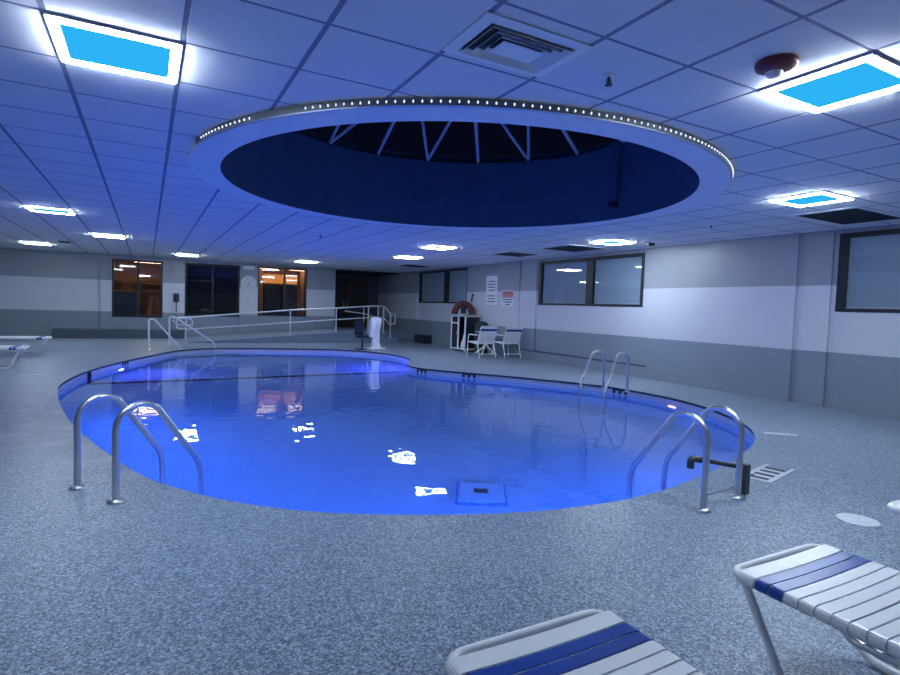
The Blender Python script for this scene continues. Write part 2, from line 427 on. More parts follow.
# walls -----------------------------------------------------------------
T = 0.25
def wall_openings(mb, a0, a1, z0, z1, holes, put):
    """solid wall from a0..a1 with rectangular holes (h0,h1,zb,zt)"""
    holes = sorted(holes); cur = a0
    for h0, h1, zb, zt in holes:
        if h0 > cur: put(mb, cur, h0, z0, z1)
        put(mb, h0, h1, z0, zb); put(mb, h0, h1, zt, z1); cur = h1
    if cur < a1: put(mb, cur, a1, z0, z1)
bay = 0.07
wins_r = [(1.55, 4.65, 1.45, 2.61), (8.38, 11.93, 1.47, 2.60), (15.66, 19.30, 1.47, 2.63)]
mb = MB()
wall_openings(mb, YN, YB+3.2, 0, CEIL, wins_r, lambda m_, p0, p1, z0, z1: m_.box(XR+bay, XR+bay+T, p0, p1, z0, z1))
for y0, y1 in ((5.22, 8.14), (12.72, 15.60), (-1.0, 1.2)): mb.box(XR, XR+bay+0.02, y0, y1, 0, CEIL)
mb.box(XR+0.035, XR+bay+0.02, 4.72, 5.22, 0, CEIL); mb.box(XR+0.035, XR+bay+0.02, 8.14, 8.3, 0, CEIL); mb.box(XR+0.035, XR+bay+0.02, 12.0, 12.72, 0, CEIL)
mb.box(XR+0.02, XR+bay+0.02, 19.4, 19.9, 0, CEIL)
struct(mb.build('wall_right', M['wall']))
# low curb in the window bay with a dark top groove
mb = MB(); mb.box(XR+0.01, XR+bay, 8.14, 12.72, 0, 0.23)
struct(mb.build('baseboard_right', M['wall']))
mb = MB(); mb.box(XR+0.005, XR+bay, 8.142, 12.718, 0.23, 0.255)
struct(mb.build('trim_6', M['lip']))
mb = MB(); mb.box(XR-0.012, XR, 5.22, 8.14, 0.0, 0.03)
struct(mb.build('trim_7', M['wall']))
wins_b = [(-1.0, 0.47, 0.66, 2.55), (1.14, 2.92, 0.74, 2.57), (3.54, 5.32, 0.80, 2.60), (6.43, XR+bay, 0.0, CEIL-0.001)]
mb = MB()
wall_openings(mb, XL, XR+bay, 0, CEIL, wins_b, lambda m_, p0, p1, z0, z1: m_.box(p0, p1, YB, YB+T, z0, z1) if z1 > z0 else None)
mb.box(-1.32, -1.0, YB-0.05, YB+0.02, 0, CEIL); mb.box(0.78, 1.14, YB-0.06, YB+0.02, 0, CEIL); mb.box(2.92, 3.54, YB-0.06, YB+0.02, 0, CEIL)
struct(mb.build('wall_back', M['wall']))
mb = MB(); mb.box(XL-T, XL, YN, YB+T, 0, CEIL); struct(mb.build('wall_left', M['wall']))
mb = MB(); mb.box(XL-T, XR+0.3, YN-T, YN, 0, CEIL); struct(mb.build('wall_near', M['wall']))
# platform, ramp, steps
mb = MB()
mb.prism_y([(1.04,0.0),(5.7,0.37),(5.7,0.0)], 18.5, YB)
mb.box(5.7, 7.42, 18.5, YB+2.4, 0, 0.37)
mb.box(7.42, 7.9, 18.5, 20.6, 0, 0.18)
mb.box(7.42, XR+bay, 20.6, YB+2.4, 0, 0.37)
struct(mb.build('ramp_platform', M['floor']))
mb = MB(); mb.box(-2.53, 1.1, YB-0.75, YB-0.05, 0, 0.27); struct(mb.build('back_ledge', plain('shade toned blue ledge', (0.06,0.085,0.12), 0.6, noise=0.1)))  # shade along the back wall is put into the ledge colour
mb = MB(); mb.box(XR-0.28, XR+0.05, 18.1, 18.9, 0, 0.30); struct(mb.build('trim_8', M['charcoal']))
# alcove walls, lowered dark ceiling, doors
mb = MB(); mb.box(6.18, 6.43, YB+T, YB+2.6, 0, CEIL); struct(mb.build('wall_alcove_left', M['room_dark']))
mb = MB()
mb.box(6.2, XR+0.3, YB+2.3, YB+2.5, 0, CEIL); struct(mb.build('wall_alcove', M['room_dark']))
mb = MB(); mb.box(6.2, XR+0.3, YB+0.06, YB+2.6, CEIL-0.05, CEIL); struct(mb.build('ceiling_alcove', M['dark']))
def door(name, x0, x1):
    mb = MB(); z0, z1 = 0.37, 2.42; y = YB+2.24
    mb.box(x0, x1, y, y+0.05, z0, z0+0.28); mb.box(x0, x1, y, y+0.05, z1-0.12, z1); mb.box(x0, x0+0.12, y, y+0.05, z0+0.28, z1-0.12); mb.box(x1-0.12, x1, y, y+0.05, z0+0.28, z1-0.12)
    mb.box(x0+0.12, x1-0.12, y, y+0.05, 1.25, 1.36)
    d = struct(mb.build(name, M['brown']))
    g = MB(); g.box(x0+0.12, x1-0.12, y+0.02, y+0.03, z0+0.28, z1-0.12); label_part(g.build('door_pane', M['tabletop'] if False else M['charcoal'], d), 'dark door glass')
    h = MB(); h.tube([(x1-0.06 if name.endswith('1') else x0+0.06, y-0.03, 1.2), (x1-0.06 if name.endswith('1') else x0+0.06, y-0.03, 1.5)], 0.012); h.build('door_handle', M['steel'], d)
door('door_1', 6.55, 7.55); door('door_2', 7.57, 8.57)

# windows on the right wall
def window_right(name, y0, y1, z0, z1, mull):
    fr = MB(); x = XR+0.05; d = XR+bay+0.16; w = 0.07
    fr.box(x, d, y0, y1, z0, z0+w*0.7); fr.box(x, d, y0, y1, z1-w, z1); fr.box(x, d, y0, y0+w, z0+w*0.7, z1-w); fr.box(x, d, y1-w*1.6, y1, z0+w*0.7, z1-w)
    for m_, hw in mull: fr.box(x, d, m_-hw, m_+hw, z0+w*0.7, z1-w)
    f = struct(fr.build(name, M['bronze'], bevel=0.004))
    ys = [y0+w]+[q for m_, hw in mull for q in (m_-hw, m_+hw)]+[y1-w*1.6]
    for i in range(0, len(ys), 2):
        g = MB(); g.box(x+0.05, x+0.058, ys[i]-0.004, ys[i+1]+0.004, z0+w*0.7-0.004, z1-w+0.004); g.build('window_pane', M['pane'], f)
        s = MB(); s.box(x+0.075, x+0.085, ys[i], ys[i+1], z0+w*0.7, z1-w); label_part(s.build('window_blind', M['blind'], f), 'closed pale horizontal blind')
        s = MB(); s.box(x+0.064, x+0.075, ys[i], ys[i+1], z0+w*0.7, z0+w*0.7+0.03); s.build('blind_rail', M['white'], f)
    return f
window_right('window_1', *wins_r[0], [(2.6, 0.05)])
window_right('window_2', *wins_r[1], [(10.0, 0.11)])
window_right('window_3', *wins_r[2], [(17.15, 0.13)])
# windows in the back wall
def window_back(name, x0, x1, z0, z1, mull):
    fr = MB(); y = YB-0.02; d = YB+0.14; w = 0.06
    fr.box(x0, x1, y, d, z0, z0+w); fr.box(x0, x1, y, d, z1-w, z1); fr.box(x0, x0+w, y, d, z0+w, z1-w); fr.box(x1-w, x1, y, d, z0+w, z1-w)
    for m_ in mull: fr.box(m_-0.03, m_+0.03, y, d, z0+w, z1-w)
    f = struct(fr.build(name, M['bronze'], bevel=0.004))
    xs = [x0+w]+[q for m_ in mull for q in (m_-0.03, m_+0.03)]+[x1-w]
    for i in range(0, len(xs), 2):
        g = MB(); g.box(xs[i]-0.004, xs[i+1]+0.004, y+0.06, y+0.07, z0+w-0.004, z1-w+0.004); g.build('window_pane', M['pane_back'], f)
    return f
window_back('window_4', *wins_b[0], [-0.25])
window_back('window_5', *wins_b[1], [2.03])
window_back('window_6', *wins_b[2], [4.50])
# rooms seen through the back windows
RBK = YB+4.0
mb = MB()
mb.box(-3.0, 0.82, RBK, RBK+0.1, 0, CEIL); mb.box(-3.1, -3.0, YB+T, RBK+0.1, 0, CEIL); mb.box(0.78, 0.88, YB+T, RBK+0.1, 0, CEIL)
struct(mb.build('wall_office', M['room_warm']))
mb = MB(); mb.box(0.88, 3.2, RBK, RBK+0.1, 0, CEIL); mb.box(3.2, 3.3, YB+T, RBK+0.1, 0, CEIL); struct(mb.build('wall_store', M['room_dark']))
mb = MB(); mb.box(3.3, 6.18, YB+2.2, YB+2.3, 0, CEIL); struct(mb.build('wall_lobby', M['room_warm']))
mb = MB(); mb.box(-3.1, 6.2, YB+T, RBK+0.1, CEIL-0.04, CEIL); struct(mb.build('ceiling_rooms', M['room_warm']))

# ------------------------------------------------------------------ skylight ring, drum, struts
def ring_mesh(mb, r0, z0, r1, z1, n=128):
    a = [(RC[0]+r0*cos(2*pi*i/n), RC[1]+r0*sin(2*pi*i/n)) for i in range(n)]
    b = [(RC[0]+r1*cos(2*pi*i/n), RC[1]+r1*sin(2*pi*i/n)) for i in range(n)]
    ribbon(a, z0, b, z1, mb)
mb = MB(); ring_mesh(mb, RO, CEIL+0.002, RO, RZ); ring_mesh(mb, RO, RZ, RI, RZ)
struct(mb.build('skylight_ring', M['plaster'], smooth=True))
DZ = 3.62
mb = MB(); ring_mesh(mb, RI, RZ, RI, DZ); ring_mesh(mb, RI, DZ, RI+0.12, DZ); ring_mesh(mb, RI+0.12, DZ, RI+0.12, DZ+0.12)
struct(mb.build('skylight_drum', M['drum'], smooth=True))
# glazed low dome carried by struts
sk = thing('skylight_frame', 'pale triangulated skylight struts above the round ceiling opening', 'skylight', (RC[0], RC[1], DZ))
apex_r, apex_z = 0.55, 1.15
n_out = 20
def rimp(a): return Vector(((RI+0.04)*cos(a), (RI+0.04)*sin(a), 0.02))
def topp(a, r=apex_r, z=apex_z): return Vector((r*cos(a), r*sin(a), z))
a0 = radians(90.5)
step = radians(18.5)
k = 0
NR = 10
for i in range(NR):
    ar = a0 + i*2*pi/NR
    m_ = MB(); m_.tube([rimp(ar), topp(ar)], 0.026, 8); m_.build('rib', M['strut'], sk, smooth=True)
    ah = ar + pi/NR
    for s_ in (-1, 1):
        t = rimp(ah)*0.42 + topp(ah+s_*pi/NR*1.0)*0.58
        m_ = MB(); m_.tube([rimp(ah), topp(ah+s_*pi/NR, 1.25, 0.75)], 0.022, 8); m_.build('brace', M['strut'], sk, smooth=True)
m_ = MB(); m_.tube([topp(2*pi*i/40) for i in range(40)], 0.04, 8, closed=True); m_.build('hub_ring', M['strut'], sk, smooth=True)
m_ = MB(); m_.tube([((RI+0.05)*cos(2*pi*i/96), (RI+0.05)*sin(2*pi*i/96), 0.0) for i in range(96)], 0.03, 6, closed=True); m_.build('rim_ring', M['drum'], sk, smooth=True)
# box conduit on the drum wall, small bracket on its left
def drum_at(ang): return (RC[0]+(RI-0.03)*cos(ang), RC[1]+(RI-0.03)*sin(ang))
an = radians(2.5); x_, y_ = drum_at(an)
cd = thing('wall_conduit', 'dark vertical conduit fixed to the navy skylight drum', 'conduit', (x_, y_, 2.78), an)
m_ = MB(); m_.box(-0.03, 0.03, -0.07, 0.07, 0.06, 0.86); m_.build('conduit_cover', M['drum'], cd, bevel=0.004)
m_ = MB(); m_.box(-0.05, 0.03, -0.06, 0.06, -0.02, 0.06); m_.build('junction_box', M['navy'], cd, bevel=0.006)
an = radians(176.0); x_, y_ = drum_at(an)
m_ = MB(); m_.box(-0.05, 0.03, -0.05, 0.05, 0, 0.1); m_.box(-0.03, 0.03, -0.09, 0.02, -0.06, 0.0)
tagit(m_.build('wall_bracket', M['charcoal'], loc=(x_, y_, 2.86), rz=an, bevel=0.006), 'small dark bracket at the left end of the skylight drum', 'bracket')
# LED strip round the near side of the ring
ls = thing('led_strip', 'string of tiny white lights round the edge of the ceiling ring', 'light strip', (RC[0], RC[1], RZ))
m_ = MB(); A0, A1 = radians(-172), radians(-8)
nn = 140; pts_in = []; 
vs = []; fs = []
prof = [(RO+0.001, 0.010), (RO+0.012, 0.010), (RO+0.012, 0.056), (RO+0.001, 0.056)]
for i in range(nn+1):
    a = A0+(A1-A0)*i/nn
    for r_, z_ in prof: vs.append((r_*cos(a), r_*sin(a), z_))
for i in range(nn):
    for k in range(4):
        l = (k+1)%4; fs.append((i*4+k, i*4+l, (i+1)*4+l, (i+1)*4+k))
fs += [(0,1,2,3), (nn*4+3, nn*4+2, nn*4+1, nn*4)]
m_.add(vs, fs); m_.build('strip_channel', M['strip'], ls)
m_ = MB(); m_.tube([((RO+0.008)*cos(A0+(A1-A0)*i/nn), (RO+0.008)*sin(A0+(A1-A0)*i/nn), 0.006) for i in range(nn+1)], 0.006, 6); m_.build('strip_trim', M['steel'], ls, smooth=True)
bm_ = MB(); bm_.lathe([(0.002,-0.009),(0.005,-0.005),(0.006,0.0),(0.005,0.005),(0.002,0.009)], 8)
def bulb_at(a): return ((RO+0.015)*cos(a), (RO+0.015)*sin(a), 0.033)
angs = [a for a in (radians(-168)+radians(0.0+1.22*i) for i in range(129)) if not radians(-151) < a < radians(-142)]
angs.sort(key=lambda a: abs(a+radians(112)))          # nearest to the camera first
b0 = bm_.build('bulb', M['led'], ls, smooth=True, loc=bulb_at(angs[0]))
for a in angs[1:100]:
    c = b0.copy(); C.objects.link(c); c.parent = ls; c.location = bulb_at(a)
m_ = MB()
for a in angs[100:]:
    x, y, z = bulb_at(a); m_.lathe([(0.002,z-0.010),(0.007,z),(0.002,z+0.010)], 6, x, y)
q = m_.build('bulb_row', M['led'], ls); q['kind'] = 'stuff'

# ------------------------------------------------------------------ ceiling lights
def cell(l, m): return (GX+TX*(l+0.5), GY+TY*(m+0.5))
def make_panel(label, loc):
    t = thing('ceiling_light', label, 'ceiling light', loc, 0, 'square ceiling light panels')
    o_, i_ = 0.292, 0.250; m_ = MB()
    for x0,x1,y0,y1 in ((-o_,o_,-o_,-i_),(-o_,o_,i_,o_),(-o_,-i_,-i_,i_),(i_,o_,-i_,i_)): m_.box(x0,x1,y0,y1,-0.023,-0.008)
    label_part(m_.build('glowing_border', M['border'], t), 'glowing white border')
    m_ = MB(); m_.box(-i_,i_,-i_,i_,-0.012,-0.004); label_part(m_.build('panel_center', M['sky_panel'], t), 'cyan center panel')
    m_ = MB()
    for x0,x1,y0,y1 in ((-0.302,0.302,-0.302,-o_),(-0.302,0.302,o_,0.302),(-0.302,-o_,-o_,o_),(o_,0.302,-o_,o_)): m_.box(x0,x1,y0,y1,-0.015,0.0)
    m_.build('panel_frame', M['white_metal'], t)
    return t
panels = [
 (cell(0,1), 'large square light with cyan center nearest the camera on the left ceiling'),
 (cell(6,-2), 'large square light with cyan center beside the maroon alarm on the right'),
 (cell(11,1), 'square light with cyan center above the nearest right wall window'),
 (cell(-2,13), 'nearer and wider of the two bright lights at the far left ceiling edge'),
 (cell(-4,25), 'farther and lower of the two bright lights at the far left ceiling edge'),
 (cell(-1,19), 'bright light before the leftmost lit back window'),
 (cell(2,26), 'small bright light above the pillar with the dark wall phone'),
 (cell(7.75,25.1), 'small bright light right above the orange lit back window'),
 (cell(10.6,18.1), 'smaller of the paired bright lights just below the skylight ring'),
 (cell(9.7,13.4), 'larger of the paired bright lights just below the skylight ring'),
 (cell(13,8), 'bright light near the right wall by the wide two pane window'),
]
p0 = None
for (x, y), lab in panels:
    if p0 is None: p0 = make_panel(lab, (x, y, CEIL))
    else:
        q = dup(p0, (x, y, CEIL), label=lab)
        if y > 10:                                   # the lights over the far half burn dimmer
            for c in q.children:
                if c.name.startswith('glowing_border'): c.material_slots[0].link = 'OBJECT'; c.material_slots[0].material = M['border_dim']

# air diffuser
vd = thing('air_diffuser', 'white square louvred air diffuser on the near ceiling by the ring', 'vent', (1.68, 2.475, CEIL-0.003))
def rect_ring(mb, ax, ay, za, bx, by, zb, th=0.004):
    o_ = [(-ax,-ay,za),(ax,-ay,za),(ax,ay,za),(-ax,ay,za)]; i_ = [(-bx,-by,zb),(bx,-by,zb),(bx,by,zb),(-bx,by,zb)]
    mb.add(o_+i_+[(x,y,z+th) for x,y,z in o_]+[(x,y,z+th) for x,y,z in i_],
      [(i,(i+1)%4,4+(i+1)%4,4+i) for i in range(4)]+[(8+i,12+i,12+(i+1)%4,8+(i+1)%4) for i in range(4)]+[(i,8+i,8+(i+1)%4,(i+1)%4) for i in range(4)]+[(4+i,4+(i+1)%4,12+(i+1)%4,12+i) for i in range(4)])
m_ = MB(); rect_ring(m_, 0.32, 0.225, -0.006, 0.255, 0.165, -0.012); m_.build('flange', M['white_metal'], vd)
m_ = MB(); m_.box(-0.25,0.25,-0.16,0.16,-0.001,0.0); m_.build('duct_back', M['grille'], vd)
for k in range(3):
    ax, ay = 0.245-0.045*k, 0.157-0.033*k
    m_ = MB(); rect_ring(m_, ax, ay, -0.026, ax-0.022, ay-0.018, -0.004, 0.003); m_.build('louvre', M['white_metal'], vd)
m_ = MB(); m_.box(-0.125,0.125,-0.07,0.07,-0.028,-0.022); m_.build('center_plate', M['white_metal'], vd, bevel=0.003)
# alarm
al = thing('fire_alarm', 'maroon round ceiling alarm with a clear white dome', 'alarm', (2.93, 1.87, CEIL-0.003))
m_ = MB(); m_.lathe([(0.10,0.0),(0.105,-0.012),(0.098,-0.032),(0.07,-0.045),(0.03,-0.05)], 40); m_.build('alarm_body', M['maroon'], al, smooth=True)
m_ = MB(); m_.lathe([(0.042,-0.044),(0.040,-0.062),(0.028,-0.076),(0.010,-0.082)], 28, cx=-0.0, cy=0.01); label_part(m_.build('strobe_dome', M['white'], al, smooth=True), 'white strobe dome')
m_ = MB(); m_.box(0.085,0.107,-0.03,0.03,-0.03,-0.012); m_.build('alarm_label', M['paper'], al, bevel=0.004)
def sprinkler(loc, lab):
    t = thing('sprinkler_head', lab, 'sprinkler', loc, 0, 'ceiling sprinkler heads')
    m_ = MB(); m_.lathe([(0.036,0.0),(0.036,-0.004),(0.02,-0.010)], 24); m_.build('escutcheon', M['white_metal'], t, smooth=True)
    m_ = MB(); m_.lathe([(0.009,-0.008),(0.009,-0.045)], 12); m_.tube([(0.012,0,-0.02),(0.02,0,-0.035),(0.005,0,-0.052)],0.003,6); m_.tube([(-0.012,0,-0.02),(-0.02,0,-0.035),(-0.005,0,-0.052)],0.003,6); m_.build('sprinkler_body', M['charcoal'], t)
    m_ = MB(); m_.lathe([(0.022,-0.052),(0.022,-0.056)], 16); m_.build('deflector', M['charcoal'], t)
    return t
s0 = sprinkler((2.32, 2.47, CEIL-0.003), 'sprinkler head between the air diffuser and the maroon alarm')
dup(s0, (3.0, 11.0, CEIL-0.003), label='sprinkler head on the blue ceiling behind the skylight ring')
dup(s0, (7.3, 5.5, CEIL-0.003), label='sprinkler head on the ceiling near the right pilaster')
# dark return grilles near the right wall
def grille(loc, sx, sy, lab):
    t = thing('return_grille', lab, 'vent', loc, 0, 'dark return air grilles along the right ceiling')
    m_ = MB(); rect_ring(m_, sx/2+0.07, sy/2+0.07, -0.014, sx/2, sy/2, -0.014, 0.012); m_.build('grille_frame', M['white_metal'], t)
    m_ = MB(); m_.box(-sx/2, sx/2, -sy/2, sy/2, -0.004, 0.0)
    n = int(sy/0.03)
    for i in range(n): y = -sy/2+0.02+i*(sy-0.04)/max(1,n-1); m_.box(-sx/2, sx/2, y-0.004, y+0.004, -0.014, -0.004)
    m_.build('grille_core', M['grille'], t)
grille((8.0, 4.0, CEIL), 1.15, 0.72, 'nearest dark return grille above the right hand window')
grille((7.97, 9.35, CEIL), 0.95, 0.95, 'dark return grille above the wide two pane window')
grille((7.85, 11.3, CEIL), 0.85, 0.85, 'dark return grille above the pilaster with two signs')
grille((7.8, 17.0, CEIL), 0.9, 0.9, 'farthest dark return grille above the far right window')
# little ceiling box beside a light
m_ = MB(); m_.box(-0.08,0.08,-0.05,0.05,-0.05,0.0); tagit(m_.build('motion_sensor', M['charcoal'], loc=(8.38,7.62,CEIL-0.003), bevel=0.01), 'small dark sensor beside the right wall ceiling light', 'sensor')
m_ = MB(); m_.box(-0.12,0.12,-0.12,0.12,-0.03,0.0); tagit(m_.build('ceiling_speaker', M['charcoal'], loc=(-1.85,17.3,CEIL), bevel=0.01), 'small dark box on the ceiling beside the far left lights', 'ceiling box')

# ------------------------------------------------------------------ pool ladders
def pool_ladder(lab, A, B, d, reach, top, peak, dirs_low, group='steel pool ladders'):
    """two bent rails from deck points A and B running out over the water along d"""
    t = thing('pool_ladder', lab, 'pool ladder', (A[0], A[1], 0), 0, group)
    for P in (A, B):
        ox, oy = P[0]-A[0], P[1]-A[1]
        def q(s, z): return (ox+d[0]*s, oy+d[1]*s, z)
        path = [q(0,0.0), q(0,top-0.16)]
        # hoop
        n = 10; r0 = peak
        for k in range(1, n+1):
            a = pi - (pi*0.72)*k/n
            path.append(q(r0+r0*cos(a), top-0.16+0.16*sin(a)))
        low = [q(reach, 0.13), q(reach+0.01, -0.02), q(reach+0.01, -0.85)]
        path = path + fillet([Vector(path[-1])]+[Vector(v) for v in low], 0.08, 4)[1:]
        m_ = MB(); m_.tube(path, 0.0215, 14); r = m_.build('rail', M['steel'], t, smooth=True)
        m_ = MB(); m_.lathe([(0.05,0.0),(0.05,0.008),(0.034,0.022),(0.024,0.024)], 24, ox, oy); m_.build('escutcheon', M['steel'], r, smooth=True)
    ox, oy = B[0]-A[0], B[1]-A[1]; L = hypot(ox, oy); ux, uy = ox/L, oy/L
    for k in range(3):
        z = -0.28-0.25*k; c = (d[0]*(reach+0.01), d[1]*(reach+0.01))
        m_ = MB(); hw = 0.04
        p_ = [(c[0]-d[0]*hw, c[1]-d[1]*hw), (c[0]+ox-d[0]*hw, c[1]+oy-d[1]*hw), (c[0]+ox+d[0]*hw, c[1]+oy+d[1]*hw), (c[0]+d[0]*hw, c[1]+d[1]*hw)]
        m_.prism(p_, z, z+0.03); m_.build('tread', M['white'], t, bevel=0.005)
    return t
pool_ladder('steel ladder hand rails at the left near edge of the pool', (-0.41,4.49), (-0.17,4.09), (0.87,0.49), 0.59, 0.615, 0.165, None)
pool_ladder('steel ladder hand rails at the right near edge of the pool', (3.31,2.43), (3.79,2.51), (-0.075,0.997), 0.61, 0.63, 0.165, None)
pool_ladder('steel ladder hand rails at the far right pool edge by the wall', (6.95,7.19), (7.11,6.79), (-0.92,-0.39), 0.92, 0.67, 0.30, None)
# black lift pipe across the right ladder
pp = thing('pipe_arm', 'black pipe arm with elbow held across the right near ladder', 'pipe', (3.85, 2.56, 0))
m_ = MB(); m_.tube([(-0.27,0.145,0.258),(0.07,0.0,0.195)], 0.016, 12); m_.build('pipe', M['rubber'], pp, smooth=True)
m_ = MB(); m_.tube(fillet([(-0.312,0.165,0.19),(-0.312,0.165,0.262),(-0.24,0.135,0.252)],0.03,4), 0.026, 12); m_.build('elbow', M['rubber'], pp, smooth=True)
m_ = MB(); m_.box(0.045,0.105,-0.035,0.035,0.0,0.225); m_.build('clamp', M['rubber'], pp, bevel=0.008)
m_ = MB(); m_.tube([(-0.50,-0.12,0.10),(0.05,-0.0,0.07)],0.006,8); m_.build('stay_rod', M['steel'], pp, smooth=True)

# stair hand rails at the back of the pool
def stair_rail(lab, A, pts_):
    t = thing('stair_handrail', lab, 'handrail', (A[0],A[1],0), 0, 'pool stair hand rails')
    m_ = MB(); m_.tube(fillet(pts_, 0.10, 5), 0.024, 10); m_.build('rail', M['rail_paint'], t, smooth=True)
    for q in (pts_[0],):
        m_ = MB(); m_.lathe([(0.05,0.0),(0.05,0.01),(0.03,0.02)], 16, q[0], q[1]); m_.build('escutcheon', M['steel'], t, smooth=True)
    return t
stair_rail('left one of two white stair rails at the back of the pool', (0.05,16.0), [(0,0,0),(0,0,0.78),(0.12,0.03,0.78),(0.80,0.16,-0.05),(0.80,0.16,-0.5)])
t = stair_rail('right one of two white stair rails with a looped top at the back', (0.54,16.95), [(0,0,0),(0,0,0.82),(0.12,-0.03,0.82),(0.98,-0.33,0.22),(1.10,-0.37,0.12),(1.10,-0.37,-0.5)])
m_ = MB(); m_.tube(fillet([(0.10,0.3,0.70),(0.10,0.25,0.78),(0.55,0.15,0.78),(0.60,0.12,0.60),(0.2,0.2,0.60),(0.1,0.28,0.72)], 0.08, 4), 0.02, 8); m_.build('rail_loop', M['rail_paint'], t, smooth=True)

# ramp railing
rr = thing('ramp_railing', 'long white two bar railing along the ramp before the back wall', 'railing', (1.04, 18.6, 0))
def rz_(x): return min(0.37, max(0, 0.0794*(x)))
posts = [(0.0,0.0,0.0,0.76),(3.09,0,rz_(3.09),1.07),(4.63,0,rz_(4.63),1.18),(5.78,0,0.37,1.28),(6.14,0,0.37,1.30),(6.35,0,0.37,1.30),(6.62,0,0.18,1.03)]
for x,y,z0,z1 in posts:
    m_ = MB(); m_.tube([(x,y,z0),(x,y,z1)], 0.022, 10); q = m_.build('post', M['rail_paint'], rr, smooth=True)
    m_ = MB(); m_.lathe([(0.055,z0),(0.055,z0+0.012),(0.03,z0+0.02)], 16, x, y); m_.build('base_flange', M['rail_paint'], q, smooth=True)
m_ = MB(); m_.tube(fillet([(0.0,0,0.76),(3.09,0,1.07),(4.63,0,1.18),(5.78,0,1.28),(6.35,0,1.30),(6.62,0,1.03),(6.80,0,1.03),(6.80,0,0.68),(6.62,0,0.68)],0.06,4), 0.024, 10); m_.build('top_rail', M['rail_paint'], rr, smooth=True)
m_ = MB(); m_.tube([(0.0,0,0.40),(3.09,0,0.66),(4.63,0,0.79),(5.78,0,0.88),(6.35,0,0.90),(6.62,0,0.62)], 0.02, 10); m_.build('lower_rail', M['rail_paint'], rr, smooth=True)
m_ = MB(); m_.tube(fillet([(0.0,0,0.76),(-0.25,0,0.76),(-0.25,0,0.42),(0,0,0.42)],0.08,4), 0.022, 10); m_.build('end_loop', M['rail_paint'], rr, smooth=True)
# second railing at the back of the platform
r2 = thing('platform_railing', 'dim railing sloping down in the dark entrance behind the ramp', 'railing', (6.55, 20.4, 0.37))
m_ = MB(); m_.tube([(0.75,0,0),(0.75,0,0.85)],0.02,8); m_.build('post', M['rail_paint'], r2, smooth=True)
m_ = MB(); m_.tube([(0,0,0.70),(0.75,0,0.62),(1.6,0.0,0.40)],0.02,8); m_.build('top_rail', M['rail_paint'], r2, smooth=True)
m_ = MB(); m_.tube([(1.55,0,0),(1.55,0,0.42)],0.02,8); m_.build('post', M['rail_paint'], r2, smooth=True)

# ------------------------------------------------------------------ loungers
def make_lounger(lab, loc, rz, group):
    """foot end at local y=0, runs to -y; x from 0 to W"""
    t = thing('strap_lounger', lab, 'lounger', loc, rz, group)
    W, Lf, H, r = 0.585, 1.90, 0.365, 0.0165
    S = 1.22                                   # seat length to the hinge
    m_ = MB()
    path = fillet([(r,-S,H),(r,-r,H),(W-r,-r,H),(W-r,-S,H)], 0.065, 6)
    m_.tube(path, r, 12); m_.build('seat_frame', M['white_metal'], t, smooth=True)
    # backrest frame, tilted up
    ca, sa = cos(radians(28)), sin(radians(28)); BL = 0.68
    m_ = MB(); m_.tube(fillet([(r,-S,H),(r,-S-BL*ca,H+BL*sa),(W-r,-S-BL*ca,H+BL*sa),(W-r,-S,H)], 0.085, 6), r, 12)
    m_.build('back_frame', M['white_metal'], t, smooth=True)
    for x in (r, W-r):
        m_ = MB(); inw = 0.03 if x < W/2 else -0.03
        m_.tube(fillet([(x,-0.068,H-0.002),(x+inw,-0.23,r),(x+inw,-1.35,r),(x+inw,-1.50,H+0.10)], 0.07, 5), r*0.95, 10); m_.build('leg', M['white_metal'], t, smooth=True)
    m_ = MB(); m_.tube(fillet([(0.03,-1.20,H-0.045),(0.03,-0.42,H-0.045),(0.06,-0.38,H-0.03),(0.06,-0.36,H-0.02)],0.03,4), 0.013, 8); m_.tube([(0.06,-0.37,H-0.03),(W-0.06,-0.37,H-0.03)],0.012,8)
    m_.tube(fillet([(W-0.03,-1.20,H-0.045),(W-0.03,-0.42,H-0.045),(W-0.06,-0.38,H-0.03),(W-0.06,-0.36,H-0.02)],0.03,4), 0.013, 8)
    m_.build('under_brace', M['steel'], t, smooth=True)
    # straps wrapped round the side tubes
    sw, pitch = 0.0435, 0.0505
    def strap(y0, y1, z0, tilt):
        s = MB(); prof = []
        th = 0.003; rr = r+0.002
        # cross section path in (x, dz) over the top, wrapped under the tubes
        pth = []
        for k in range(7):
            a = radians(250-160*k/6); pth.append((r+rr*cos(a), rr*sin(a)))
        for x in (0.12, 0.25, 0.335, 0.46): pth.append((x, rr-0.006*sin(pi*x/W)))
        for k in range(7):
            a = radians(90-160*k/6); pth.append((W-r+rr*cos(a), rr*sin(a)))
        v = []; f = []; n = len(pth)
        for j, y in enumerate((y0, y1)):
            for (x, dz) in pth:
                if tilt: v.append((x, -S-y*ca - dz*0, H+y*sa+dz))
                else: v.append((x, -y, z0+dz))
        for i in range(n-1): f.append((i, i+1, n+i+1, n+i))
        w_ = [(p[0], p[1], p[2]) for p in v]; s.add(v, f); return s
    y = 0.052; i = 0
    while y+sw < S:
        col = M['strap_blue'] if i in (1, 2) else M['strap_white']
        ww = 0.066 if i == 0 else sw
        o = strap(y, y+ww, H, False).build('strap', col, t)
        sd = o.modifiers.new('thick', 'SOLIDIFY'); sd.thickness = 0.0035; sd.offset = 1
        label_part(o, 'blue strap' if i in (1, 2) else 'white strap')
        y += pitch+ww-sw; i += 1
    y = 0.05
    while y+sw < BL:
        o = strap(y, y+sw, H, True).build('strap', M['strap_white'], t)
        sd = o.modifiers.new('thick', 'SOLIDIFY'); sd.thickness = 0.0035; sd.offset = 1
        y += pitch
    return t
lg = 'white strap pool loungers'
